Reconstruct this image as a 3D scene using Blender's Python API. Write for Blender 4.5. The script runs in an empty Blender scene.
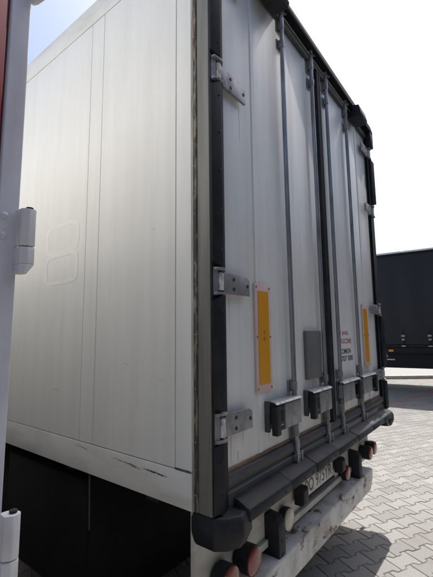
import bpy, bmesh, math, random, zlib
from mathutils import Matrix, Vector
random.seed(7)
S = bpy.context.scene
COL = S.collection
G = 0.16                       # survey datum: every height below is measured from 0.16 m under the paving

# ------------------------------------------------------------------ camera
FPX, PITCH, YAW, ROLL = 370.34, 0.1265, 0.9125, -0.011
CAM = Vector((-1.1756, -0.9421, 1.7494 - G))
sy, cy = math.sin(YAW), math.cos(YAW)
fw, up, rt = Vector((sy, cy, 0)), Vector((0, 0, 1)), Vector((cy, -sy, 0))
Fv = fw * math.cos(PITCH) + up * math.sin(PITCH)
Uv = -fw * math.sin(PITCH) + up * math.cos(PITCH)
R2 = rt * math.cos(ROLL) + Uv * math.sin(ROLL)
U2 = -rt * math.sin(ROLL) + Uv * math.cos(ROLL)
cd = bpy.data.cameras.new('camera'); cam = bpy.data.objects.new('camera', cd); COL.objects.link(cam)
cd.sensor_fit = 'VERTICAL'; cd.sensor_height = 24.0; cd.lens = 24.0 * FPX / 577.0
cd.clip_start = 0.02; cd.clip_end = 3000
m = Matrix((R2, U2, -Fv)).transposed().to_4x4(); m.translation = CAM
cam.matrix_world = m
S.camera = cam

# ------------------------------------------------------------------ sky, sun, exposure
SUN_EL, SUN_AZ = math.radians(60.0), math.radians(86.0)      # azimuth from +y towards +x
w = bpy.data.worlds.new('World'); S.world = w; w.use_nodes = True
nt = w.node_tree; nt.nodes.clear()
sky = nt.nodes.new('ShaderNodeTexSky'); sky.sky_type = 'NISHITA'; sky.sun_disc = False
sky.sun_elevation = SUN_EL; sky.sun_rotation = SUN_AZ
sky.air_density = 1.2; sky.dust_density = 4.0; sky.ozone_density = 1.6
bg = nt.nodes.new('ShaderNodeBackground'); bg.inputs['Strength'].default_value = 0.12
wo = nt.nodes.new('ShaderNodeOutputWorld')
nt.links.new(sky.outputs[0], bg.inputs[0]); nt.links.new(bg.outputs[0], wo.inputs[0])
ld = bpy.data.lights.new('sun', 'SUN'); ld.energy = 4.6; ld.angle = math.radians(0.53); ld.color = (1, .97, .92)
sun = bpy.data.objects.new('sun', ld); COL.objects.link(sun)
sd = Vector((math.sin(SUN_AZ) * math.cos(SUN_EL), math.cos(SUN_AZ) * math.cos(SUN_EL), math.sin(SUN_EL)))
sun.rotation_euler = sd.to_track_quat('Z', 'Y').to_euler(); sun.location = (20, 2, 40)
S.view_settings.view_transform = 'Standard'; S.view_settings.look = 'None'
S.view_settings.gamma = 1; S.view_settings.exposure = 0.75

# ------------------------------------------------------------------ materials
def mat(name, col, rough=.5, metal=0., dirt=None, amt=.4, scale=(6, 6, 6), detail=6, lo=.45, hi=.75, bump=0., bscale=60,
        dirt2=None, amt2=.4, scale2=(3, 3, 3), lo2=.5, hi2=.7, spec=.5, rdirt=.75, coat=0.):
    M = bpy.data.materials.new(name); M.use_nodes = True
    t = M.node_tree; N = t.nodes; L = t.links
    b = N['Principled BSDF']
    b.inputs['Base Color'].default_value = (*col, 1); b.inputs['Roughness'].default_value = rough
    b.inputs['Metallic'].default_value = metal; b.inputs['Specular IOR Level'].default_value = spec
    b.inputs['Coat Weight'].default_value = coat; b.inputs['Coat Roughness'].default_value = .15
    geo = N.new('ShaderNodeNewGeometry')
    src = None; fsrc = None
    def layer(prev, dcol, a, sc, l, h, seed):
        mp = N.new('ShaderNodeMapping'); mp.inputs['Scale'].default_value = sc; mp.inputs['Location'].default_value = (seed, seed * 2, seed * .7)
        L.new(geo.outputs['Position'], mp.inputs[0])
        nz = N.new('ShaderNodeTexNoise'); nz.inputs['Scale'].default_value = 1; nz.inputs['Detail'].default_value = detail
        nz.inputs['Roughness'].default_value = .62
        L.new(mp.outputs[0], nz.inputs['Vector'])
        rg = N.new('ShaderNodeMapRange'); rg.inputs[1].default_value = l; rg.inputs[2].default_value = h; rg.inputs[3].default_value = 0; rg.inputs[4].default_value = a
        L.new(nz.outputs[0], rg.inputs[0])
        mx = N.new('ShaderNodeMix'); mx.data_type = 'RGBA'
        L.new(rg.outputs[0], mx.inputs[0])
        if prev is None: mx.inputs[6].default_value = (*col, 1)
        else: L.new(prev, mx.inputs[6])
        mx.inputs[7].default_value = (*dcol, 1)
        return mx.outputs[2], rg.outputs[0]
    if dirt:
        src, fsrc = layer(None, dirt, amt, scale, lo, hi, zlib.crc32(name.encode()) % 17)
        rr = N.new('ShaderNodeMapRange'); rr.inputs[3].default_value = rough; rr.inputs[4].default_value = rdirt
        L.new(fsrc, rr.inputs[0]); L.new(rr.outputs[0], b.inputs['Roughness'])
    if dirt2: src, _ = layer(src, dirt2, amt2, scale2, lo2, hi2, 5.3)
    if src: L.new(src, b.inputs['Base Color'])
    if bump:
        nz = N.new('ShaderNodeTexNoise'); nz.inputs['Scale'].default_value = bscale; nz.inputs['Detail'].default_value = 4
        L.new(geo.outputs['Position'], nz.inputs['Vector'])
        bp = N.new('ShaderNodeBump'); bp.inputs['Strength'].default_value = bump; bp.inputs['Distance'].default_value = .004
        L.new(nz.outputs[0], bp.inputs['Height']); L.new(bp.outputs[0], b.inputs['Normal'])
    return M

WHITE = mat('white_side_panel', (.80, .80, .77), .27, dirt=(.62, .60, .54), amt=.35, scale=(2, 1.2, .8), lo=.1, hi=.9, detail=3,
            dirt2=(.42, .39, .34), amt2=.25, scale2=(3, 17, .9), lo2=.35, hi2=.95, bump=.03, bscale=5, spec=.5, rdirt=.4)
DOORW = mat('white_door_skin', (.80, .81, .79), .34, dirt=(.52, .51, .48), amt=.5, scale=(11, 11, .45), lo=.40, hi=.8,
            dirt2=(.56, .50, .41), amt2=.5, scale2=(2.2, 2.2, 1.3), lo2=.42, hi2=.8, bump=.04, bscale=6)
RAILW = mat('white_rail', (.74, .73, .69), .4, dirt=(.40, .37, .31), amt=.5, scale=(3, 2.5, 9), lo=.45, hi=.75, bump=.05)
BEAMW = mat('cream_beam_paint', (.62, .60, .54), .5, dirt=(.22, .19, .15), amt=.7, scale=(5, 5, 9), lo=.45, hi=.75, bump=.1)
RUSTW = mat('rusty_white_paint', (.66, .65, .61), .5, dirt=(.34, .30, .24), amt=.75, scale=(7, 7, 5), lo=.42, hi=.7,
            dirt2=(.11, .045, .02), amt2=.95, scale2=(6, 9, 14), lo2=.55, hi2=.615, detail=11, bump=.25, bscale=45)
HEADR = mat('header_rubber', (.010, .011, .014), .8, spec=.08, dirt=(.03, .03, .03), amt=.6, scale=(9, 9, 9), bump=.1)
UNDER = mat('underbody_black', (.008, .008, .009), .7, spec=.2, dirt=(.022, .02, .017), amt=.6, scale=(4, 4, 4), bump=.2)
POSTG = mat('grey_galvanised_post', (.22, .213, .193), .5, .2, dirt=(.10, .086, .068), amt=.6, scale=(20, 20, 1.2), lo=.42, hi=.72, bump=.06)
STEEL = mat('galvanised_steel', (.30, .30, .31), .45, .5, dirt=(.16, .14, .12), amt=.8, scale=(18, 18, 14), lo=.42, hi=.72, bump=.12)
ROD = mat('locking_bar_steel', (.34, .35, .37), .38, .7, dirt=(.12, .10, .09), amt=.7, scale=(30, 30, 5), lo=.42, hi=.72)
DARKS = mat('dark_steel_frame', (.06, .062, .068), .5, .2, dirt=(.14, .125, .10), amt=.6, scale=(7, 7, 20), lo=.42, hi=.75, bump=.12)
RUBBER = mat('black_rubber', (.014, .015, .018), .55, dirt=(.045, .045, .047), amt=.7, scale=(9, 9, 9), lo=.45, hi=.75, bump=.2, spec=.3)
RUBGREY = mat('dock_rubber', (.014, .017, .023), .5, dirt=(.045, .046, .05), amt=.6, scale=(11, 11, 11), lo=.42, hi=.75, bump=.25, spec=.25)
GASKET = mat('dirty_gasket', (.05, .048, .045), .7, dirt=(.30, .26, .20), amt=.85, scale=(30, 60, 11), lo=.48, hi=.62, bump=.4)
GRIME = mat('grimy_edge', (.58, .54, .46), .6, dirt=(.20, .15, .10), amt=.8, scale=(12, 60, 3), lo=.38, hi=.66, bump=.2)
GROOVE = mat('joint_sealant', (.20, .19, .17), .8)
DARK = mat('chassis_black', (.025, .025, .027), .6, dirt=(.09, .075, .06), amt=.5, scale=(5, 5, 5), bump=.15)
HOLE = mat('bolt_hole', (.015, .015, .015), .7)
RUSTY = mat('rust_line', (.33, .21, .12), .8, dirt=(.15, .08, .05), amt=.8, scale=(20, 20, 20), bump=.2)
KNUCK = mat('worn_white_knuckle', (.66, .64, .60), .45, dirt=(.2, .17, .13), amt=.8, scale=(50, 50, 30), lo=.45, hi=.65)
YEL = mat('amber_reflective', (.68, .30, .008), .35, dirt=(.52, .22, .012), amt=.5, scale=(14, 14, 5), bump=.05, bscale=300)
PINK = mat('faded_red_border', (.66, .46, .40), .45, dirt=(.60, .52, .47), amt=.7, scale=(20, 20, 6), lo=.4, hi=.65)
REDPT = mat('red_rivet', (.35, .05, .04), .5)
TXR = mat('red_print', (.45, .07, .07), .5, dirt=(.62, .45, .42), amt=.7, scale=(60, 60, 60))
TXB = mat('black_print', (.05, .05, .055), .5, dirt=(.3, .3, .3), amt=.5, scale=(60, 60, 60))
PANEL = mat('grey_plate', (.15, .15, .15), .55, .2, dirt=(.14, .13, .12), amt=.6, scale=(16, 16, 5), bump=.05)
PLATE = mat('number_plate_white', (.72, .71, .66), .4, dirt=(.40, .37, .32), amt=.6, scale=(14, 14, 18))
REDL = mat('red_lens', (.19, .013, .010), .18, coat=.5, dirt=(.13, .02, .016), amt=.6, scale=(16, 16, 16))
ORL = mat('orange_lens', (.22, .045, .015), .18, coat=.5, dirt=(.16, .06, .035), amt=.6, scale=(16, 16, 16))
WHL = mat('pale_lens', (.50, .47, .40), .25, coat=.4, dirt=(.4, .36, .3), amt=.5, scale=(16, 16, 16))
SILV = mat('silver_sticker', (.75, .76, .78), .3, .5)
NPOST = mat('lilac_grey_paint', (.70, .69, .75), .38, dirt=(.30, .29, .30), amt=.5, scale=(9, 9, 3), bump=.04)
NRED = mat('red_door_paint', (.36, .018, .022), .3, dirt=(.22, .02, .02), amt=.5, scale=(4, 4, 1), coat=.3)
NWALL = mat('white_body_paint', (.74, .74, .73), .35, dirt=(.5, .48, .45), amt=.4, scale=(1.5, 1.5, 1))
NHINGE = mat('white_hinge_paint', (.74, .73, .72), .4, dirt=(.42, .39, .35), amt=.6, scale=(25, 25, 9), bump=.06)
CURT = mat('navy_curtain', (.009, .0115, .017), .6, spec=.35, dirt=(.015, .017, .021), amt=.7, scale=(.8, .8, .8), bump=.3, bscale=1.6)
CRAIL = mat('pale_roof_rail', (.55, .57, .60), .4, .4)
CDARK = mat('dark_side_band', (.010, .011, .014), .6, spec=.2)
AMBER = mat('amber_lamp', (.75, .22, .02), .25)
KERB = mat('kerb_concrete', (.46, .45, .42), .85, dirt=(.3, .29, .27), amt=.6, scale=(5, 5, 5), bump=.3)

def pave_mat(name, instanced):
    M = bpy.data.materials.new(name); M.use_nodes = True; t = M.node_tree; N = t.nodes; L = t.links
    b = N['Principled BSDF']; b.inputs['Roughness'].default_value = .85; b.inputs['Specular IOR Level'].default_value = .25
    geo = N.new('ShaderNodeNewGeometry')
    if instanced:
        oi = N.new('ShaderNodeObjectInfo'); rnd = oi.outputs['Random']
    else: rnd = geo.outputs['Random Per Island']
    r1 = N.new('ShaderNodeMix'); r1.data_type = 'RGBA'; L.new(rnd, r1.inputs[0])
    r1.inputs[6].default_value = (.188, .182, .172, 1); r1.inputs[7].default_value = (.255, .248, .236, 1)
    n1 = N.new('ShaderNodeTexNoise'); n1.inputs['Scale'].default_value = 1.3; n1.inputs['Detail'].default_value = 5
    L.new(geo.outputs['Position'], n1.inputs['Vector'])
    g1 = N.new('ShaderNodeMapRange'); g1.inputs[1].default_value = .35; g1.inputs[2].default_value = .7; g1.inputs[3].default_value = 0; g1.inputs[4].default_value = .4
    L.new(n1.outputs[0], g1.inputs[0])
    r2 = N.new('ShaderNodeMix'); r2.data_type = 'RGBA'; L.new(g1.outputs[0], r2.inputs[0]); L.new(r1.outputs[2], r2.inputs[6]); r2.inputs[7].default_value = (.165, .153, .14, 1)
    n2 = N.new('ShaderNodeTexNoise'); n2.inputs['Scale'].default_value = 130; n2.inputs['Detail'].default_value = 4
    L.new(geo.outputs['Position'], n2.inputs['Vector'])
    g2 = N.new('ShaderNodeMapRange'); g2.inputs[1].default_value = .35; g2.inputs[2].default_value = .7; g2.inputs[3].default_value = .82; g2.inputs[4].default_value = 1.12
    L.new(n2.outputs[0], g2.inputs[0])
    n3 = N.new('ShaderNodeTexNoise'); n3.inputs['Scale'].default_value = 2.7; n3.inputs['Detail'].default_value = 7
    L.new(geo.outputs['Position'], n3.inputs['Vector'])
    g3 = N.new('ShaderNodeMapRange'); g3.inputs[1].default_value = .58; g3.inputs[2].default_value = .74; g3.inputs[3].default_value = 0; g3.inputs[4].default_value = .45
    L.new(n3.outputs[0], g3.inputs[0])
    r4 = N.new('ShaderNodeMix'); r4.data_type = 'RGBA'; L.new(g3.outputs[0], r4.inputs[0]); L.new(r2.outputs[2], r4.inputs[6]); r4.inputs[7].default_value = (.115, .105, .092, 1)
    r2 = r4
    r3 = N.new('ShaderNodeMix'); r3.data_type = 'RGBA'; r3.blend_type = 'MULTIPLY'; r3.inputs[0].default_value = 1
    L.new(r2.outputs[2], r3.inputs[6]); L.new(g2.outputs[0], r3.inputs[7])
    L.new(r3.outputs[2], b.inputs['Base Color'])
    bp = N.new('ShaderNodeBump'); bp.inputs['Strength'].default_value = .35; bp.inputs['Distance'].default_value = .002
    L.new(n2.outputs[0], bp.inputs['Height']); L.new(bp.outputs[0], b.inputs['Normal'])
    return M
PAVE = pave_mat('concrete_paver', True); PAVES = pave_mat('concrete_paver_far', False)
REDPAVE = mat('red_paver', (.30, .12, .10), .85, dirt=(.22, .10, .09), amt=.6, scale=(6, 6, 6))
SAND = mat('joint_sand', (.20, .185, .165), .95, dirt=(.13, .12, .10), amt=.7, scale=(5, 5, 5))
GROUND = mat('far_paving', (.24, .232, .22), .9, dirt=(.19, .182, .17), amt=.6, scale=(.6, .6, .6))

# ------------------------------------------------------------------ mesh tools
ORG = {}
class MB:
    def __init__(s): s.v = []; s.f = []; s.mi = []; s.cur = 0
    def add(s, vs, fs):
        n = len(s.v); s.v += [tuple(p) for p in vs]; s.f += [tuple(i + n for i in f) for f in fs]; s.mi += [s.cur] * len(fs); return s
    def box(s, x0, x1, y0, y1, z0, z1):
        return s.add([(x0, y0, z0), (x1, y0, z0), (x1, y1, z0), (x0, y1, z0), (x0, y0, z1), (x1, y0, z1), (x1, y1, z1), (x0, y1, z1)],
                     [(3, 2, 1, 0), (4, 5, 6, 7), (0, 1, 5, 4), (1, 2, 6, 5), (2, 3, 7, 6), (3, 0, 4, 7)])
    def prism(s, poly, ax, a0, a1):            # poly in the two remaining axes (cyclic order)
        n = len(poly)
        def P(u, v, a): return {'x': (a, u, v), 'y': (u, a, v), 'z': (u, v, a)}[ax]
        vs = [P(u, v, a0) for u, v in poly] + [P(u, v, a1) for u, v in poly]
        return s.add(vs, [tuple(range(n - 1, -1, -1)), tuple(range(n, 2 * n))] + [(i, (i + 1) % n, n + (i + 1) % n, n + i) for i in range(n)])
    def cyl(s, p0, p1, r, n=14, r2=None):
        p0, p1 = Vector(p0), Vector(p1); r2 = r if r2 is None else r2
        d = (p1 - p0).normalized(); a = d.orthogonal().normalized(); b = d.cross(a)
        vs = []
        for p, q in ((p0, r), (p1, r2)):
            for i in range(n):
                t = 2 * math.pi * i / n; vs.append(p + a * (q * math.cos(t)) + b * (q * math.sin(t)))
        return s.add(vs, [tuple(range(n - 1, -1, -1)), tuple(range(n, 2 * n))] + [(i, (i + 1) % n, n + (i + 1) % n, n + i) for i in range(n)])
    def lathe(s, c, ax, prof, n=24):            # prof: (radius, offset along axis)
        c = Vector(c); d = Vector(ax).normalized(); a = d.orthogonal().normalized(); b = d.cross(a)
        vs = []; k = len(prof)
        for r, h in prof:
            for i in range(n):
                t = 2 * math.pi * i / n; vs.append(c + d * h + a * (max(r, 1e-4) * math.cos(t)) + b * (max(r, 1e-4) * math.sin(t)))
        fs = [(j * n + i, j * n + (i + 1) % n, (j + 1) * n + (i + 1) % n, (j + 1) * n + i) for j in range(k - 1) for i in range(n)]
        fs += [tuple(range(n - 1, -1, -1)), tuple(range((k - 1) * n, k * n))]
        return s.add(vs, fs)
    def tube(s, pts, r, n=8):
        for a, b in zip(pts[:-1], pts[1:]): s.cyl(a, b, r, n)
        return s
    def build(s, name, mats, parent=None, bevel=0., seg=2, smooth=False, loc=None):
        mats = mats if isinstance(mats, (list, tuple)) else [mats]
        me = bpy.data.meshes.new(name)
        if loc is None:
            org = Vector(ORG[parent.name]) if parent else Vector((0, 0, 0))
            sh = org + Vector((0, 0, G)) if parent else Vector((0, 0, G))
        else: sh = Vector((0, 0, 0))
        me.from_pydata([tuple(Vector(p) - sh) for p in s.v], [], s.f); me.validate()
        for M in mats: me.materials.append(M)
        if len(me.polygons) == len(s.mi): me.polygons.foreach_set('material_index', s.mi)
        bm = bmesh.new(); bm.from_mesh(me)
        bmesh.ops.recalc_face_normals(bm, faces=bm.faces[:])
        if bevel:
            ed = [e for e in bm.edges if len(e.link_faces) == 2 and e.calc_face_angle(0) > math.radians(28)]
            bmesh.ops.bevel(bm, geom=ed, offset=bevel, segments=seg, affect='EDGES', profile=.6, clamp_overlap=True)
        bm.to_mesh(me); bm.free()
        if smooth or bevel:
            me.polygons.foreach_set('use_smooth', [True] * len(me.polygons))
            try: me.set_sharp_from_angle(angle=math.radians(35))
            except Exception: pass
        o = bpy.data.objects.new(name, me); COL.objects.link(o)
        place(o, parent, loc)
        return o
def place(o, parent, loc=None):                 # loc in survey coordinates
    wl = Vector((loc[0], loc[1], loc[2] - G)) if loc is not None else (Vector(ORG[parent.name]) if parent else Vector((0, 0, 0)))
    if parent:
        o.parent = parent; o.location = wl - Vector(ORG[parent.name])
    else: o.location = wl
    ORG[o.name] = tuple(wl)
def dup(o, parent, loc, sc=None):
    c = o.copy(); COL.objects.link(c); place(c, parent, loc)
    if sc: c.scale = sc
    return c
def thing(name, loc, label, cat, group=None):
    o = bpy.data.objects.new(name, None); COL.objects.link(o); o.location = loc; o.empty_display_size = .2
    ORG[o.name] = tuple(loc); o['label'] = label; o['category'] = cat
    if group: o['group'] = group
    return o
def scatter(name, mb, mt, parent, locs, **kw):   # one small piece repeated, shared mesh
    p = None
    for l in locs:
        if p is None: p = mb.build(name, mt, parent, loc=l, **kw)
        else: dup(p, parent, l)
    return p
def struct(o): o['kind'] = 'structure'; return o
def lettering(txt, x0, x1, y, z0, z1, mt, parent, name='lettering', bold=.018):
    cu = bpy.data.curves.new('t', 'FONT'); cu.body = txt; cu.extrude = .0; cu.size = 1; cu.offset = bold
    to = bpy.data.objects.new('t', cu); COL.objects.link(to)
    me = bpy.data.meshes.new_from_object(to.evaluated_get(bpy.context.evaluated_depsgraph_get()))
    bpy.data.objects.remove(to); bpy.data.curves.remove(cu)
    xs = [v.co.x for v in me.vertices]; ys = [v.co.y for v in me.vertices]
    a, b, c, d = min(xs), max(xs), min(ys), max(ys)
    b_ = MB()
    vs = [(x0 + (v.co.x - a) / (b - a) * (x1 - x0), y, z0 + (v.co.y - c) / (d - c) * (z1 - z0)) for v in me.vertices]
    b_.add(vs, [tuple(p.vertices) for p in me.polygons]); bpy.data.meshes.remove(me)
    return b_.build(name, mt, parent)

# ------------------------------------------------------------------ setting: ground, paving, kerb
gm = MB(); gm.add([(-400, -400, G - .03), (400, -400, G - .03), (400, 400, G - .03), (-400, 400, G - .03)], [(0, 1, 2, 3)])
# a hole-free far sheet; the paved yard lies above it
ground = struct(gm.build('ground', GROUND))
pu, pv = Vector((.875, -.484, 0)).normalized(), Vector((-.484, -.875, 0)).normalized()
PU, PV = .200, .130
P0 = Vector((2.015, -.165, 0))
pm = MB(); pm.add([(-5, -9, G - .006), (15.2, -9, G - .006), (15.2, 8, G - .006), (-5, 8, G - .006)], [(0, 1, 2, 3)])
pavement = struct(pm.build('pavement', SAND))
outl = [(.1, -.078), (.1, .078), (.06, .078), (.042, .052), (-.042, .052), (-.06, .078), (-.1, .078), (-.1, -.078), (-.06, -.078), (-.042, -.052), (.042, -.052), (.06, -.078)]
def inset(poly, d):
    n = len(poly); r = []
    for i in range(n):
        p, q, s_ = Vector(poly[i - 1]), Vector(poly[i]), Vector(poly[(i + 1) % n])
        e1, e2 = (q - p).normalized(), (s_ - q).normalized()
        n1, n2 = Vector((-e1.y, e1.x)), Vector((-e2.y, e2.x))
        k = n1 + n2; k = k / max(k.dot(n1), .2)
        r.append(q + k * d)
    return r
pA, pB = inset(outl, .0014), inset(outl, .0052)
PVV = [Vector((p.x, p.y, -.0042)) for p in pA] + [Vector((p.x, p.y, 0)) for p in pB]
PVF = [tuple(range(12, 24))] + [(i, (i + 1) % 12, 12 + (i + 1) % 12, 12 + i) for i in range(12)]
def project(p):
    d = p - CAM; z = d.dot(Fv)
    if z < .1: return None
    return 216.5 + FPX * d.dot(R2) / z, 288.5 - FPX * d.dot(U2) / z
cells = []
for j in range(-110, 70):
    for i in range(-80, 80):
        c = P0 + pu * ((i + (.5 if j % 2 else 0)) * PU) + pv * (j * PV)
        if not (-4.8 < c.x < 15.0 and -1.7 < c.y < 7.8): continue
        q = project(c)
        vis = q is not None and 318 < q[0] < 437 and 406 < q[1] < 580 and q[1] > 880 - 1.5 * q[0] + (0 if q[0] < 345 else -60)
        cells.append(((c - CAM).length + (0 if vis else 1000), c))
cells.sort(key=lambda t: t[0])
zax = Vector((0, 0, 1)); rot = Matrix((pu, pv, zax)).transposed().to_3x3()
if rot.determinant() < 0: rot = Matrix((pu, -pv, zax)).transposed().to_3x3()
ang = rot.to_euler().z
NP_ = 298
pb = MB(); pb.add(PVV, PVF)
proto = None
for k, (d, c) in enumerate(cells[:NP_]):
    h = G + random.uniform(-.0015, .0015)
    if proto is None: o = proto = pb.build('paver', PAVE, pavement, loc=(c.x, c.y, h))
    else: o = dup(proto, pavement, (c.x, c.y, h))
    o.rotation_euler = (random.gauss(0, .004), random.gauss(0, .004), ang + (math.pi if random.random() < .5 else 0))
fb = MB()
for d, c in cells[NP_:]:
    h = G + random.uniform(-.0015, .0015); cc = Vector((c.x, c.y, h))
    red = abs((c - Vector((9.4, 1.0, 0))).dot(Vector((.30, .954, 0)))) < .07 or abs((c - Vector((7.62, .76, 0))).dot(Vector((.64, .768, 0)))) < .0
    fb.cur = 1 if red else 0
    fb.add([cc + rot @ v for v in PVV], PVF)
far = fb.build('far_pavers', [PAVES, REDPAVE], pavement); far['kind'] = 'stuff'

am = MB(); am.box(-60, 60, -11, -1.75, G - .02, G + .002)  # dark lane out of view, added to reduce ground bounce onto the doors
struct(am.build('bounce_cut_lane', mat('worn_asphalt', (.055, .055, .056), .85, dirt=(.09, .088, .085), amt=.6, scale=(2, 2, 2), bump=.4, bscale=150)))
kd = Vector((rt.x, rt.y, 0)); kn = Vector((fw.x, fw.y, 0))
KC = Vector((CAM.x, CAM.y, 0)) + kn * 13.35
def kpt(s, t, z): p = KC + kd * s + kn * t; return (p.x, p.y, z + G)
kr = MB()
kv = [kpt(-14, .16, .0), kpt(26, .16, .0), kpt(26, 60, .0), kpt(-14, 60, .0)]
kr.add(kv + [(a, b, c + .11) for a, b, c in kv], [(3, 2, 1, 0), (4, 5, 6, 7), (0, 1, 5, 4), (1, 2, 6, 5), (2, 3, 7, 6), (3, 0, 4, 7)])
yard = struct(kr.build('raised_yard', GROUND))
kb = struct(MB().box(0, .1, 0, .1, 0, .01).build('kerb', KERB)); bpy.data.objects.remove(kb)
kb = MB(); a = [kpt(-14, .13, -.02), kpt(26, .13, -.02), kpt(26, .158, -.02), kpt(-14, .158, -.02)]
kb.add(a + [(x, y, z + .12) for x, y, z in a], [(3, 2, 1, 0), (4, 5, 6, 7), (0, 1, 5, 4), (1, 2, 6, 5), (2, 3, 7, 6), (3, 0, 4, 7)])
kerb = struct(kb.build('kerb', KERB))
kst = MB()
kst.box(-.495, .495, 0, .128, -.02, .12)
kp = None
for i in range(18):
    s = -5 + i
    L0 = kpt(s, 0, 0)
    if kp is None: kp = o = kst.build('kerb_stone', KERB, kerb, bevel=.012, seg=1, loc=L0)
    else: o = dup(kp, kerb, L0)
    o.rotation_euler = (0, 0, math.atan2(kd.y, kd.x))

# ------------------------------------------------------------------ unseen block added behind the camera to cut sky light on the doors
BLK = thing('sky_blocker', (0, -8.0, 0), 'long dark grey block, out of view behind the camera, added to shade the doors', 'building')
CLAD = mat('dark_cladding', (.10, .105, .115), .5, dirt=(.07, .07, .07), amt=.5, scale=(1, 1, .4))
MB().box(-26, 26, -20, -7.2, G - .02, 7.4).build('wall', CLAD, BLK)
MB().box(-26.2, 26.2, -20.2, -7.0, 7.402, 7.7).build('roof', DARKS, BLK)
for x in (-18, -12, -6, 0, 6, 12, 18):
    dd = MB().box(x - 1.5, x + 1.5, -7.195, -7.12, 1.3, 4.4).build('blocker_door', PANEL, BLK)
    MB().box(x - 1.75, x + 1.75, -7.195, -7.0, 4.402, 4.7).build('blocker_hood', RUBBER, BLK)

# ------------------------------------------------------------------ main trailer
TR = thing('box_trailer', (1.3, 3.0, 0), 'big dirty white box trailer in the middle, its closed rear doors carrying four locking bars', 'trailer')
LEN = 9.0
body = MB().box(.03, 2.57, .12, LEN, 1.07, 3.79).build('box_body', WHITE, TR)
# left wall panels, joints recessed
ys = [.101, .197, .785, .907, 3.35, 3.47, 5.9, 6.02, 8.4, LEN]
for a, b in zip(ys[:-1], ys[1:]):
    MB().box(.0, .03, a + .0018, b - .0018, 1.2025, 3.6595).build('side_panel', WHITE, TR, bevel=.0018, seg=1)
MB().box(.006, .0295, .101, LEN, 1.195, 3.667).build('joint_filler', GROOVE, TR)
MB().box(2.57, 2.6, .101, LEN, 1.2, 3.66).build('side_panel', WHITE, TR, bevel=.002, seg=1)
MB().box(-.003, .06, .101, LEN, 3.663, 3.808).build('top_rail', RAILW, TR, bevel=.006)
MB().box(2.54, 2.603, .101, LEN, 3.663, 3.808).build('top_rail', RAILW, TR, bevel=.006)
MB().box(-.003, .06, .101, LEN, 1.056, 1.199).build('bottom_rail', RAILW, TR, bevel=.004)
MB().box(2.54, 2.603, .101, LEN, 1.056, 1.199).build('bottom_rail', RAILW, TR, bevel=.004)
# scratches on the lower rail (dark scuffs with their own shape)
def scuff(y0, z0, y1, z1, th, px=-.0042, n=14):
    m_ = MB(); up_, dn = [], []
    for k in range(n + 1):
        t = k / n; y = y0 + (y1 - y0) * t; z = z0 + (z1 - z0) * t + random.gauss(0, .0012)
        h = th * (.25 + .75 * random.random()) * min(1, 4 * t + .1, 4 * (1 - t) + .1)
        up_.append((px, y, z + h / 2)); dn.append((px, y, z - h / 2))
    m_.add(up_ + dn, [(k, k + 1, n + 2 + k, n + 1 + k) for k in range(n)])
    m_.build('scuff_mark', DARKS, TR)
for a_ in ((.615, 1.170, .405, 1.163, .0045), (.39, 1.166, .235, 1.160, .009), (.70, 1.137, .695, 1.112, .004), (.48, 1.160, .40, 1.156, .003), (.93, 1.18, .80, 1.172, .003)): scuff(*a_)
for a_ in ((.36, 2.25, .33, 2.262, .002), (.45, 1.95, .452, 1.90, .002), (.55, 1.62, .50, 1.612, .002), (.3, 1.56, .27, 1.556, .0018), (1.2, 1.45, 1.12, 1.447, .002), (.145, 1.75, .148, 1.66, .0022)):
    scuff(*a_, -.0012)
scuff(.322, 1.425, .319, 1.392, .004, -.0012)
MB().box(-.0022, .0, .108, .196, 1.200, 1.2075).build('panel_edge', GASKET, TR)
# trace left on the paint by a removed numeral
GH = mat('removed_sticker_trace', (.793, .793, .763), .272, dirt=(.795, .795, .765), amt=.8, scale=(6, 6, 6))
gh = MB(); YC = 1.165; n_ = 40
def rr(cz, hw, hh, k):
    a = 2 * math.pi * k / n_; c_, s_ = math.cos(a), math.sin(a); e = .42
    return YC + hw * math.copysign(abs(c_) ** e, c_), cz + hh * math.copysign(abs(s_) ** e, s_)
for cz in (2.352, 2.165):
    vs = []
    for k in range(n_):
        y1_, z1_ = rr(cz, .19, .098, k); y2_, z2_ = rr(cz, .158, .074, k); vs += [(-.0006 - (.0003 if cz < 2.2 else 0), y1_, z1_), (-.0006 - (.0003 if cz < 2.2 else 0), y2_, z2_)]
    gh.add(vs, [(2 * k, 2 * k + 1, (2 * k + 3) % (2 * n_), (2 * k + 2) % (2 * n_)) for k in range(n_)])
gh.build('numeral_trace', GH, TR)
# rear frame, left and right
for side in (0, 1):
    def X(a, b): return (a, b) if not side else (2.6 - b, 2.6 - a)
    x = X(-.002, .03); MB().box(*x, .0892, .1, 1.06, 3.81).build('edge_strip', GRIME, TR, bevel=.003, seg=1)
    x = X(-.005, .03); MB().box(*x, .068, .089, 1.06, 3.81).build('gasket', GASKET, TR, bevel=.003, seg=1)
    x = X(0, .058); MB().box(*x, 0, .0677, 1.06, 3.81).build('corner_post', POSTG, TR, bevel=.004)
scatter('gasket_rivet', MB().lathe((0, 0, 0), (-1, 0, 0), [(.0035, 0), (.003, .0015), (.001, .0025)], 8), STEEL, TR,
        [(-.005, .078, 1.12 + k * .105 + random.uniform(-.01, .01)) for k in range(26) if k % 7 != 3], smooth=True)
HZ = [3.582, 2.986, 2.021, 1.430]; HH = .0916
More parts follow.
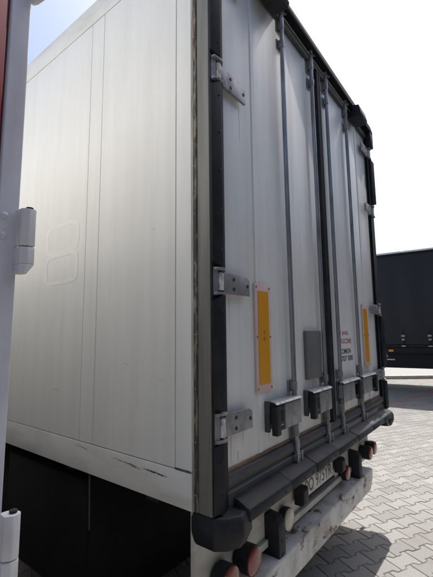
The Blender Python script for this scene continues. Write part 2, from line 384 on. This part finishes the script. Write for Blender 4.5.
# rubber covers over the door edge between the hinges
def cover(side, z0, z1, dep=.04, w1=.056, top_cut=.03):
    x0, x1 = .003, w1
    m_ = MB()
    vs = []
    for x in (x0, x1):
        zt = z1 - (top_cut if x == x0 else 0); zb = z0 + (top_cut * .6 if x == x0 else 0)
        X = x if not side else 2.6 - x
        dq = dep * ((.3 if x == x0 else .72) if not side else (1. if x == x0 else .6))
        vs += [(X, -dq, zb), (X, -.0065, zb), (X, -.0065, zt), (X, -dq, zt)]
    m_.add(vs, [(0, 1, 2, 3), (7, 6, 5, 4), (0, 4, 5, 1), (1, 5, 6, 2), (2, 6, 7, 3), (3, 7, 4, 0)])
    c = m_.build('edge_cover', RUBBER, TR, bevel=.005)
    n = max(2, int((z1 - z0) / .16)); X = .046 if not side else 2.554
    scatter('bolt', MB().lathe((0, 0, 0), (0, -1, 0), [(.006, 0), (.006, .002), (.003, .003)], 8), HOLE, c,
            [(X, -dep * (.63 if not side else .68), z0 + .07 + (z1 - z0 - .14) * k / (n - 1)) for k in range(n)], smooth=True)
lim = [3.80] + HZ
for side in (0, 1):
    cover(side, HZ[0] + .016, 3.80)
    for a, b in zip(HZ[:-1], HZ[1:]):
        if side and a == HZ[1]: continue
        cover(side, b + .016, a - HH - .010)
    cover(side, 1.062, HZ[3] - HH - .012, .03, top_cut=.012)
    X = (.058, .10) if not side else (2.5, 2.542)
    MB().box(*X, .012, .07, 1.06, 3.70).build('door_recess', RUBBER, TR)
    X = (.003, .099) if not side else (2.501, 2.597)
    MB().box(*X, -.006, -.0005, 1.062, 3.745).build('backing_rubber', RUBBER, TR)
# header and sill
def xz(poly, y0, y1, nm, mt, bev=.004): return MB().prism(poly, 'y', y0, y1).build(nm, mt, TR, bevel=bev)
xz([(.10, 3.688), (2.5, 3.688), (2.5, 3.745), (.10, 3.745)], -.004, .07, 'header_beam', DARKS)
xz([(.0, 3.747), (2.6, 3.747), (2.595, 3.772), (2.53, 3.806), (.07, 3.806), (.005, 3.772)], -.046, .072, 'header_seal', HEADR, .006)
xz([(2.544, 3.60), (2.6, 3.60), (2.6, 3.7455), (2.50, 3.7455), (2.50, 3.70)], -.044, -.0045, 'corner_guard', RUBBER, .004)
xz([(.056, 3.60), (.0, 3.60), (.0, 3.7455), (.10, 3.7455), (.10, 3.70)], -.044, -.0045, 'corner_guard', RUBBER, .004)
MB().prism([(.0, 1.183), (-.006, 1.16), (-.006, 1.136), (.004, 1.130), (.004, 1.118), (-.004, 1.112), (-.004, 1.0), (.07, 1.0), (.07, 1.183)], 'x', .102, 2.498).build('sill', DARKS, TR, bevel=.002, seg=1)
# dock rubber, in lengths
xs = [.135, .5, .80, 1.13, 1.5, 1.86, 2.19, 2.46]
for a, b in zip(xs[:-1], xs[1:]):
    dy = random.uniform(-.003, .003); dz = random.uniform(-.004, .004)
    prof = [(-.005, 1.09 + dz), (-.028 + dy, 1.086 + dz), (-.080 + dy, 1.062 + dz), (-.0855 + dy, 1.05 + dz), (-.0855 + dy, 1.020), (-.07 + dy, 1.010), (-.005, 1.010)]
    c = MB().prism(prof, 'x', a + .0015, b - .0015).build('dock_rubber', RUBGREY, TR, bevel=.005, seg=2)
    n = 3
    scatter('bolt_hole', MB().cyl((0, .006, 0), (0, -.0012, 0), .0075, 10), HOLE, c, [(a + (b - a) * (k + .5) / n, -.0855 + dy, 1.036) for k in range(n)])
for side in (0, 1):
    def sx(x): return x if not side else 2.6 - x
    pl = [(.0, .11), (.0, -.004), (.03, -.05), (.09, -.085), (.165, -.075), (.195, -.03), (.195, .10)]
    pl2 = [(.004, .10), (.004, .0), (.04, -.045), (.09, -.07), (.15, -.062), (.17, -.03), (.17, .09)]
    m_ = MB(); n = len(pl)
    rings = [([(x * .96 + .006, y * .9) for x, y in pl2], .935), (pl2, .95), (pl, .985), (pl, 1.035), (pl2, 1.0575)]
    vs = [(sx(x), y, z) for r, z in rings for x, y in r]
    fs = [tuple(range(n)), tuple(range(4 * n, 5 * n))] + [(j * n + i, j * n + (i + 1) % n, (j + 1) * n + (i + 1) % n, (j + 1) * n + i) for j in range(4) for i in range(n)]
    m_.add(vs, fs).build('corner_block', RUBBER, TR, bevel=.016, seg=3)
# doors ------------------------------------------------------------
def door(x0, x1, lab=None):
    d = MB().box(x0, x1, .022, .075, 1.198, 3.686).build('door', DOORW, TR, bevel=.004)
    MB().box(x0 + .001, x1 - .001, .0185, .0745, 1.184, 1.1975).build('edge_trim', RUSTY, d)
    return d
DL, DR = door(.103, 1.262), door(1.338, 2.497)
# gentle pressed ribs in the skins
for d, x0 in ((DL, .103), (DR, 1.338)):
    for fx in (.255, .57, .86):
        x = x0 + 1.159 * (fx if d is DL else 1 - fx)
        MB().prism([(x - .02, .0218), (x - .013, .0175), (x + .013, .0175), (x + .02, .0218)], 'z', 1.2, 3.68).build('pressed_rib', DOORW, d)
MB().prism([(1.264, .02), (1.268, -.004), (1.292, -.010), (1.298, .008), (1.304, -.010), (1.332, -.004), (1.336, .02), (1.336, .07), (1.264, .07)], 'z', 1.19, 3.687).build('centre_seal', RUBBER, TR)
# hinges
hp = MB()
hp.cur = 0
hp.prism([(.0, .0), (.185, -.006), (.2035, -.02), (.2035, -.0916), (.0, -.0916)], 'y', -.009, .004)
hp.box(-.0, .03, .0041, .0175, -.0916, .0); 
hb = MB().cyl((0, -.0085, 0), (0, -.0105, 0), .0085, 10)
hk = MB().cyl((-.026, -.010, -.012), (-.026, -.010, -.084), .0145, 16)
hk.cyl((-.026, -.010, -.008), (-.026, -.010, -.011), .011, 12)
hbk = MB().prism([(-.07, .008), (-.07, -.006), (-.044, -.014), (-.044, .0075)], 'z', -.105, .012)
hbk.prism([(-.07, -.002), (-.066, -.022), (-.015, -.030), (.0, -.020), (.0, .0035), (-.07, .006)], 'z', .001, .011)
hbk.prism([(-.07, -.002), (-.066, -.022), (-.015, -.030), (.0, -.020), (.0, .0035), (-.07, .006)], 'z', -.1026, -.0926)
first = None; hbo = None
for d, xh, sgn in ((DL, .083, 1), (DR, 2.517, -1)):
    for z in HZ:
        L0 = (xh, 0, z)
        if first is None:
            first = (hp.build('hinge_plate', STEEL, d, bevel=.0025, loc=L0), hk.build('hinge_knuckle', KNUCK, d, smooth=True, loc=L0), hbk.build('hinge_bracket', STEEL, d, bevel=.001, seg=1, loc=L0))
        else:
            for o in first: dup(o, d, L0, (sgn, 1, 1))
        for bx, bz in ((.075, -.026), (.075, -.070), (.185, -.047)):
            L1 = (xh + sgn * bx, 0, z + bz)
            if hbo is None: hbo = hb.build('hinge_bolt', HOLE, d, loc=L1)
            else: dup(hbo, d, L1)
# locking bars with guides and handles
bar = MB().cyl((0, 0, 1.105), (0, 0, 3.775), .0135, 16)
def guide(h, wd=.03):
    return MB().box(-wd, wd, .012, .0215, -h / 2, h / 2).prism([(-.019, .011), (-.020, -.012), (-.010, -.021), (.010, -.021), (.020, -.012), (.019, .011)], 'z', -h * .36, h * .36)
def cam_end():
    c = MB().box(-.034, .034, -.022, .0, -.016, .016).box(-.036, -.018, -.030, -.0225, -.03, .03).box(.020, .036, -.028, -.0225, -.022, .03)
    return c.cyl((0, -.006, -.035), (0, -.006, .035), .019, 12)
pieces = [(bar, 'locking_bar', ROD, -.006, G, dict(smooth=True))]
for z, h in ((3.52, .065), (3.665, .12), (1.475, .06), (1.245, .09)): pieces.append((guide(h), 'bar_guide', STEEL, 0, z, dict(bevel=.003)))
for z in (3.755, 1.105): pieces.append((cam_end(), 'bar_cam', STEEL, 0, z, dict(bevel=.003, seg=1)))
pieces.append((MB().box(-.02, .02, -.018, -.006, -.025, .025), 'bar_collar', STEEL, 0, 1.165, dict(bevel=.003)))
hpl = MB().box(-.27, .024, .004, .0215, -.08, .052)                          # backing plate, lever lies to the left of the bar
hpl.box(-.278, -.262, -.004, .0215, -.09, .056)
hood = MB().prism([(.004, .057), (-.030, .050), (-.041, .040), (-.037, .037), (-.028, .046), (.004, .0525)], 'x', -.262, .024)
lev = MB().box(-.165, .020, -.034, -.024, -.088, .034)
lev.box(-.012, .022, -.024, .003, -.06, .03).box(-.160, -.140, -.024, .003, -.05, .02)
cat = MB().box(-.268, -.228, -.044, -.012, -.104, .030)
cat.box(-.228, -.166, -.034, -.026, .008, .034).box(-.228, -.166, -.034, -.026, -.088, -.066).box(-.262, -.240, -.012, .003, -.05, .02)
pieces += [(hpl, 'handle_plate', DARKS, 0, 1.372, dict(bevel=.004)), (hood, 'handle_hood', ROD, 0, 1.372, dict(bevel=.0015, seg=1)),
           (lev, 'handle_lever', STEEL, 0, 1.372, dict(bevel=.004)), (cat, 'handle_catch', RUBBER, 0, 1.372, dict(bevel=.006))]
for mb_, nm, mt_, dy_, z_, kw in pieces:
    if nm == 'locking_bar': mb_.v = [(x, y, z - G) for x, y, z in mb_.v]
    src = None
    for d, xb, sgn in ((DL, .718, 1), (DL, 1.163, 1), (DR, 1.437, -1.3), (DR, 1.882, -1.3)):
        k_ = sgn if 'handle' in nm else math.copysign(1, sgn)
        if src is None: src = mb_.build(nm, mt_, d, loc=(xb, dy_, z_), **kw)
        else: dup(src, d, (xb, dy_, z_), (k_, 1, 1))
# reflective marker boards
for d, x0 in ((DL, .362), (DR, 2.085)):
    fr = MB().box(x0, x0 + .150, .010, .0216, 1.475, 2.005).build('marker_board', PINK, d, bevel=.003)
    MB().box(x0 + .024, x0 + .126, .0075, .010, 1.512, 1.968).build('marker_reflector', YEL, d, bevel=.001, seg=1)
    scatter('marker_rivet', MB().lathe((0, 0, 0), (0, -1, 0), [(.0048, 0), (.004, .003), (.002, .004)], 10), REDPT, d,
            [(x0 + x, .010, z) for z in (1.493, 1.74, 1.987) for x in (.012, .138)], smooth=True)
    t = MB()
    for z, a in ((1.765, .012), (1.756, .008), (1.735, .014), (1.727, .014)): t.add([(x0 + .075 - a * .6, .0068, z), (x0 + .075 + a * .6, .0068, z), (x0 + .075 + a * .6, .0068, z + .004), (x0 + .075 - a * .6, .0068, z + .004)], [(0, 1, 2, 3)])
    t.build('marker_print', TXB, d)
STREAK = mat('rust_streak', (.52, .44, .34), .6, dirt=(.66, .62, .56), amt=.8, scale=(40, 40, 6))
def streak(d, x, z1, ln, wd):
    m_ = MB(); a_, b_ = [], []
    for k in range(9):
        t = k / 8; h = wd * (1 - t) ** .6 * (.6 + .4 * random.random()); c_ = x + random.gauss(0, .0006)
        a_.append((c_ - h / 2, .0212, z1 - ln * t)); b_.append((c_ + h / 2, .0212, z1 - ln * t))
    m_.add(a_ + b_, [(k, k + 1, 10 + k, 9 + k) for k in range(8)]).build('rust_streak', STREAK, d)
for q in ((DL, .835, 1.30, .085, .008), (DL, .160, 1.335, .12, .006), (DL, .252, 1.345, .09, .004), (DL, .16, 1.92, .16, .004), (DL, .27, 2.89, .20, .004), (DL, .48, 1.29, .06, .006),
          (DL, 1.03, 1.47, .05, .005), (DR, 1.62, 1.29, .08, .010), (DR, 2.02, 1.30, .07, .006), (DR, 2.33, 1.92, .12, .005), (DL, .21, 1.25, .045, .012)): streak(*q)
MB().box(.918, 1.138, .000, .0216, 1.483, 1.772).build('document_plate', PANEL, DL, bevel=.004)
# lettering on the right door, its left end behind the bar
lettering('W JASE,', 1.50, 1.73, .0208, 1.738, 1.772, TXR, DR)
lettering('OPROCZNE!', 1.47, 1.785, .0208, 1.680, 1.716, TXR, DR)
lettering('ECOMON', 1.50, 1.765, .0208, 1.604, 1.642, TXB, DR)
lettering('0 707 000', 1.49, 1.805, .0208, 1.549, 1.590, TXB, DR)
st = MB().add([(2.27, .0212, 1.215), (2.30, .0212, 1.225), (2.36, .0205, 1.24), (2.42, .0207, 1.262), (2.455, .0212, 1.265), (2.44, .0212, 1.235), (2.38, .0205, 1.222), (2.33, .0207, 1.20)], [tuple(range(8))])
st.build('torn_sticker', SILV, DR)
# lamps on the header
for x in (.42, 1.96):
    MB().prism([(-.1, 3.63), (-.115, 3.66), (-.1, 3.735), (-.03, 3.75), (-.0465, 3.70), (-.004, 3.69), (-.004, 3.64)], 'x', x, x + .2).build('top_lamp', RUBBER, TR, bevel=.006)
# door retainer hook on the right post
MB().tube([(2.585, -.015, 1.72), (2.60, -.03, 1.66), (2.60, -.03, 1.60), (2.615, -.035, 1.545), (2.64, -.035, 1.535)], .006, 8).build('retainer_hook', STEEL, TR, smooth=True)
MB().box(2.565, 2.605, -.04, 0, 1.66, 1.75).build('retainer_clip', RUBBER, TR, bevel=.004)
MB().tube([(2.40, -.05, 1.0), (2.41, -.055, .965), (2.43, -.055, .95), (2.45, -.05, .965), (2.45, -.045, 1.0)], .006, 8).build('chain_hook', STEEL, TR, smooth=True)
# rear cross beam, plate, lamps, buffers, underrun bar
MB().box(.06, 2.46, .14, .165, .66, 1.055).build('rear_beam', BEAMW, TR, bevel=.004)
MB().box(.30, 2.30, .120, .1395, .665, .70).build('beam_lip', BEAMW, TR, bevel=.003)
np_ = MB().box(1.05, 1.55, .126, .1395, .742, .862).build('number_plate', PLATE, TR, bevel=.003)
MB().box(1.035, 1.565, .118, .1395, .722, .7415).build('plate_holder', RUBBER, TR, bevel=.003)
lettering('PO 975YR', 1.085, 1.525, .1252, .762, .842, TXB, np_)
for x in (.93, 1.575):
    MB().prism([(.128, .86), (.075, .86), (.062, .845), (.062, .775), (.078, .757), (.128, .757)], 'x', x, x + .068).build('plate_lamp', RUBBER, TR, bevel=.008)
for x in (.61, 1.92):
    b_ = MB().prism([(.19, .60), (.06, .60), (.055, .61), (.055, .785), (.075, .815), (.19, .83)], 'x', x, x + .07).build('rubber_buffer', RUBBER, TR, bevel=.007)
    scatter('bolt_hole', MB().cyl((0, .002, 0), (0, -.0015, 0), .011, 10), HOLE, b_, [(x + .035, .055, z) for z in (.635, .70, .765)])
def lamp(x, z, r, y0, y1, lens, nm='tail_lamp', tilt=0):
    L_ = MB().lathe((x, y0, z), (0, -1, 0), [(r * .8, 0), (r * .97, .01), (r, (y0 - y1) * .6), (r * .98, y0 - y1 - .012)], 28).build(nm, RUBBER, TR, smooth=True)
    q = y0 - y1 - .0118
    MB().lathe((x, y0, z), (0, -1, 0), [(r * .90, q - .02), (r * .95, q), (r * .93, q + .006), (r * .80, q + .010), (r * .45, q + .0135), (.002, q + .015)], 28).build('lens', lens, L_, smooth=True)
lamp(.205, .715, .064, .14, .055, ORL); lamp(.375, .725, .064, .14, .045, REDL)
lamp(2.395, .745, .056, .14, .055, ORL); lamp(2.225, .745, .056, .14, .045, REDL)
lamp(.80, .735, .060, .14, .085, WHL, 'reversing_lamp'); lamp(1.735, .715, .054, .14, .075, REDL, 'fog_lamp')
MB().lathe((2.42, .14, .905), (0, -1, 0), [(.022, 0), (.022, .02), (.018, .034), (.008, .042)], 16).build('marker_lamp', REDL, TR, smooth=True)
# side marker arm light sits on the beam end; the underrun bar
ub = MB()
n = 26
sec = lambda x: (.478 + (.07 * max(0, (abs(x - 1.3) - .84) / .08) ** 1.5))
vs = []
for k in range(n + 1):
    x = .38 + 1.84 * k / n; zb = sec(x)
    jy = random.uniform(-.0015, .0015)
    vs += [(x, .047 + jy, zb), (x, .045 + jy, .619), (x, .052, .626), (x, .20, .628 + jy), (x, .205, .62), (x, .205, zb + .02)]
fs = [(5, 4, 3, 2, 1, 0), tuple(n * 6 + i for i in range(6))]
for k in range(n):
    for i in range(6): fs.append((k * 6 + i, k * 6 + (i + 1) % 6, k * 6 + 6 + (i + 1) % 6, k * 6 + 6 + i))
ub.add(vs, fs).build('underrun_bar', RUSTW, TR, bevel=.0025, seg=1)
for x in (.62, 1.9):
    MB().box(x, x + .08, .167, .26, .50, 1.0).build('bar_bracket', DARK, TR, bevel=.004)
# running gear under the body
for x in (.86, 1.62):
    MB().box(x, x + .10, .17, LEN - .3, .80, 1.068).build('chassis_rail', DARK, TR, bevel=.004)
for y in (.4, 1.1, 2.9, 4.2, 5.6, 7.2): MB().box(.10, 2.5, y, y + .08, .98, 1.069).build('cross_member', DARK, TR)
for yw in (2.5, 3.8):
    MB().cyl((.45, yw, G + .5), (2.15, yw, G + .5), .07, 14).build('axle', DARK, TR, smooth=True)
    for x, sg in ((.27, -1), (2.33, 1)):
        wl = MB().lathe((x, yw, G + .5), (sg, 0, 0), [(.30, -.15), (.45, -.15), (.492, -.12), (.50, -.05), (.50, .05), (.492, .12), (.45, .15), (.30, .15), (.29, .12), (.29, -.12)], 40)
        t_ = wl.build('wheel', DARK, TR, smooth=True)
        MB().lathe((x, yw, G + .5), (sg, 0, 0), [(.288, -.11), (.288, .10), (.26, .10), (.25, .03), (.14, .05), (.12, .13), (.05, .14)], 32).build('rim', DARK, t_, smooth=True)
        mg = MB(); ring = []
        for k in range(11):
            a_ = math.radians(15 + 150 * k / 10); ring.append((yw - .58 * math.cos(a_), G + .5 + .50 * math.sin(a_) * 1.12))
        ring2 = [(yw + (y - yw) * .985, z - .008) for y, z in ring]
        mg.prism(ring + ring2[::-1], 'x', x - .19, x + .19); mg.build('mudguard', DARK, TR)
for x in (.05, 1.42):
    MB().box(x, x + 1.13, .86, .87, G + .12, 1.0).build('mud_flap', UNDER, TR, bevel=.003)  # flaps made extra wide to fill the shaded underside with black
MB().cyl((.02, .83, 1.05), (.028, .83, .77), .004, 8).build('hanging_cable', DARKS, TR, smooth=True)
MB().box(.05, .62, .872, 1.82, G + .20, .979).build('dark_fill_box', UNDER, TR, bevel=.02)  # invented box, added to hide lit ground and keep this gap dark
for x in (.5, 1.95):
    MB().box(x, x + .14, 7.6, 7.74, G + .05, 1.06).build('landing_leg', DARK, TR, bevel=.006)
    MB().box(x - .06, x + .20, 7.5, 7.84, G + .0, G + .049).build('leg_foot', DARK, TR)

# ------------------------------------------------------------------ neighbouring truck body on the left
NB = thing('red_trailer', (-2.1, 3.0, 0), 'red doored truck body at the left edge, only its pale corner post and hinges showing', 'trailer')
NX, NY = -.785, -.045                      # outer rear corner of this body
MB().box(NX - 2.54, NX - .012, NY + .06, 9, .95, 3.92).build('box_body', NWALL, NB, bevel=.01)
for x0, x1 in ((NX - .0455, NX), (NX - 2.55, NX - 2.5045)):
    p = MB().box(x0, x1, NY, NY + .08, .80, 3.95).build('corner_post', NPOST, NB, bevel=.004, seg=3)
    for zc in (2.66, 2.009, 1.33):
        for dz in (-.0235, .0235): MB().lathe(((x0 + x1) / 2 - (.010 if x0 > -2 else -.010), NY, zc + dz), (0, -1, 0), [(.0085, 0), (.008, .002), (.0056, .0042), (.0015, .0052)], 16).build('rivet', NPOST, p, smooth=True)
for x0, x1 in ((NX - 1.272, NX - .049), (NX - 2.501, NX - 1.278)):
    d = MB().box(x0, x1, NY + .009, NY + .055, .96, 3.84).build('door', NRED, NB, bevel=.005)
    for z in (1.35, 1.85, 2.35, 2.85, 3.35): MB().prism([(NY + .009, z - .03), (NY + .002, z - .02), (NY + .002, z + .02), (NY + .009, z + .03)], 'x', x0 + .04, x1 - .04).build('pressed_rib', NRED, d)
    MB().cyl(((x0 + x1) / 2, NY - .015, .99), ((x0 + x1) / 2, NY - .015, 3.8), .016, 12).build('locking_bar', STEEL, d, smooth=True)
MB().box(NX - 2.5, NX - .05, NY, NY + .055, 3.845, 3.95).build('header_beam', NPOST, NB, bevel=.004)
MB().box(NX - 2.5, NX - .05, NY, NY + .055, .80, .955).build('sill', NPOST, NB, bevel=.004)
K = .7
hprof = [(-.032, .036), (-.032, -.006), (-.012, -.020), (.010, -.018), (.018, -.004), (.014, .022), (-.006, .036)]
h1 = MB().prism(hprof, 'z', -.0, .128)
h2 = MB().prism(hprof, 'z', -.062, -.005)
lo_ = [(-.032, .036), (-.032, -.004), (-.020, -.014), (-.010, -.012), (-.004, .002), (-.006, .02), (-.014, .036)]
h2.add([(x, y, -.0622) for x, y in hprof] + [(x, y, -.095) for x, y in lo_],
       [tuple(range(7)), tuple(range(13, 6, -1))] + [(i, (i + 1) % 7, 7 + (i + 1) % 7, 7 + i) for i in range(7)])
cp = MB().cyl((-.002, .004, .1282), (-.002, .004, .137), .012, 16)
for q in (h1, h2, cp): q.v = [(x * K, y * K, z * K) for x, y, z in q.v]
first = None
for x, sg in ((CAM.x + (-.592 - CAM.x) * K, 1), (NX - 2.55 - .0175, -1)):
    for z in (3.05, 2.056, 1.082, .30):
        zz = 1.7494 + (z - 1.7494) * K
        if z > 3: zz = 2.677
        if z < .5: continue
        L0 = (x, CAM.y + (.312 - CAM.y) * K, zz)
        if first is None:
            a_ = h1.build('hinge', NHINGE, NB, bevel=.003, loc=L0)
            first = (a_, h2.build('lower_knuckle', NHINGE, a_, bevel=.002, loc=L0), cp.build('pin_cap', RUBBER, a_, bevel=.0015, loc=L0))
        else:
            c = dup(first[0], NB, L0, (sg, 1, 1))
            for q in first[1:]:
                k = q.copy(); COL.objects.link(k); k.parent = c
for x in (-2.6, -1.75): MB().box(x, x + .1, .3, 8.8, .62, .949).build('chassis_rail', DARK, NB)
for yw in (1.7, 3.0):
    MB().cyl((-3.0, yw, G + .48), (-1.2, yw, G + .48), .07, 12).build('axle', DARK, NB, smooth=True)
    for x, sg in ((-1.1, 1), (-3.05, -1)):
        t_ = MB().lathe((x, yw, G + .48), (sg, 0, 0), [(.28, -.15), (.44, -.15), (.48, -.1), (.48, .1), (.44, .15), (.28, .15)], 36).build('wheel', DARK, NB, smooth=True)
        MB().lathe((x, yw, G + .48), (sg, 0, 0), [(.278, -.1), (.278, .08), (.13, .04), (.11, .12), (.05, .13)], 28).build('rim', STEEL, t_, smooth=True)
for x in (-2.8, -1.6): MB().box(x, x + .14, 7.6, 7.74, G, .949).build('landing_leg', DARK, NB)

# ------------------------------------------------------------------ dark curtain trailer across the yard
B0 = Vector((9.96, 1.17, 0)); bd = Vector((-.096, .995, 0)).normalized(); bn = Vector((bd.y, -bd.x, 0))
BT = thing('curtain_trailer', (B0.x, B0.y, 0), 'dark navy curtain sided trailer parked across the yard, behind the white one at right', 'trailer')
bm_rot = math.atan2(bd.y, bd.x) - math.pi / 2
# local frame: s along the trailer (local y), t away from the camera (local x), z above ground
def lp(mb, name, mt, bevel=0., smooth=False):
    mb.v = [(B0.x + (Vector((x, y, 0)).x) * bn.x + y * bd.x, B0.y + x * bn.y + y * bd.y, z + G) for x, y, z in mb.v]
    return mb.build(name, mt, BT, bevel=bevel, smooth=smooth)
A0, A1 = -7.5, 6.0
lp(MB().box(.05, 2.5, A0 + .02, A1 - .02, 1.2, 3.80), 'box_body', CDARK)
# curtain with slack folds between its straps
cm = MB(); ns, nz = 110, 10
vs = []
for i in range(ns + 1):
    s = A0 + (A1 - A0) * i / ns
    for k in range(nz + 1):
        z = 1.30 + 2.46 * k / nz
        t = .012 * math.sin(s * 2 * math.pi / .63) * math.sin(math.pi * k / nz) + .01 * math.sin(s * 1.7 + z * 2.1)
        vs.append((t, s, z))
cm.add(vs, [(i * (nz + 1) + k, (i + 1) * (nz + 1) + k, (i + 1) * (nz + 1) + k + 1, i * (nz + 1) + k + 1) for i in range(ns) for k in range(nz)])
lp(cm, 'curtain', CURT, smooth=True)
for k in range(9):
    a = A0 + 1.5 * k
    lp(MB().box(-.03, .08, a + .01, a + 1.46, 3.815, 3.86), 'roof_rail', CRAIL, .004)
lp(MB().box(-.02, 2.52, A0, A1, 3.765, 3.812), 'roof_edge', CDARK)
lp(MB().box(.02, 2.5, A0 + .05, A1 - .05, 3.8125, 3.865), 'roof', CRAIL, .02)
lp(MB().box(-.02, .06, A0, A1, 1.06, 1.20), 'side_rail', CDARK, .006)
lp(MB().box(-.012, .05, A0, A1, 1.212, 1.29), 'curtain_hem', CDARK, .004)
for k in range(20):
    s = A0 + .4 + .63 * k + .27
    lp(MB().box(-.035, -.012, s - .012, s + .012, 1.20, 1.66), 'strap', CDARK)
    lp(MB().box(-.05, -.0355, s - .045, s + .045, 1.50, 1.55), 'buckle', STEEL, .004)
    lp(MB().box(-.05, -.0355, s - .035, s + .035, 1.40, 1.455), 'buckle', STEEL, .004)
    lp(MB().box(-.05, -.0355, s - .05, s + .05, 1.235, 1.27), 'buckle', STEEL, .004)
for s in (-3.2, .42, 4.4): lp(MB().box(-.045, -.021, s - .06, s + .06, 1.10, 1.155), 'side_lamp', AMBER, .006)
lp(MB().box(.10, .13, .35, 3.0, .86, .90), 'guard_rail', CRAIL, .004)
lp(MB().box(.10, .16, A0 + .3, A1 - .3, .66, 1.059), 'chassis_skirt', CDARK)
lp(MB().box(.17, 2.4, A0 + .3, A1 - .3, .80, 1.19), 'chassis', DARK)
for s in (-6.3, -5.0, -3.7):
    for t, sg in ((.32, -1), (2.2, 1)):
        w_ = lp(MB().lathe((t, s, .5), (sg, 0, 0), [(.28, -.16), (.46, -.16), (.5, -.1), (.5, .1), (.46, .16), (.28, .16)], 32), 'wheel', DARK, smooth=True)
for t in (.45, 2.0): lp(MB().box(t, t + .14, 3.9, 4.05, 0, .8), 'landing_leg', DARK)
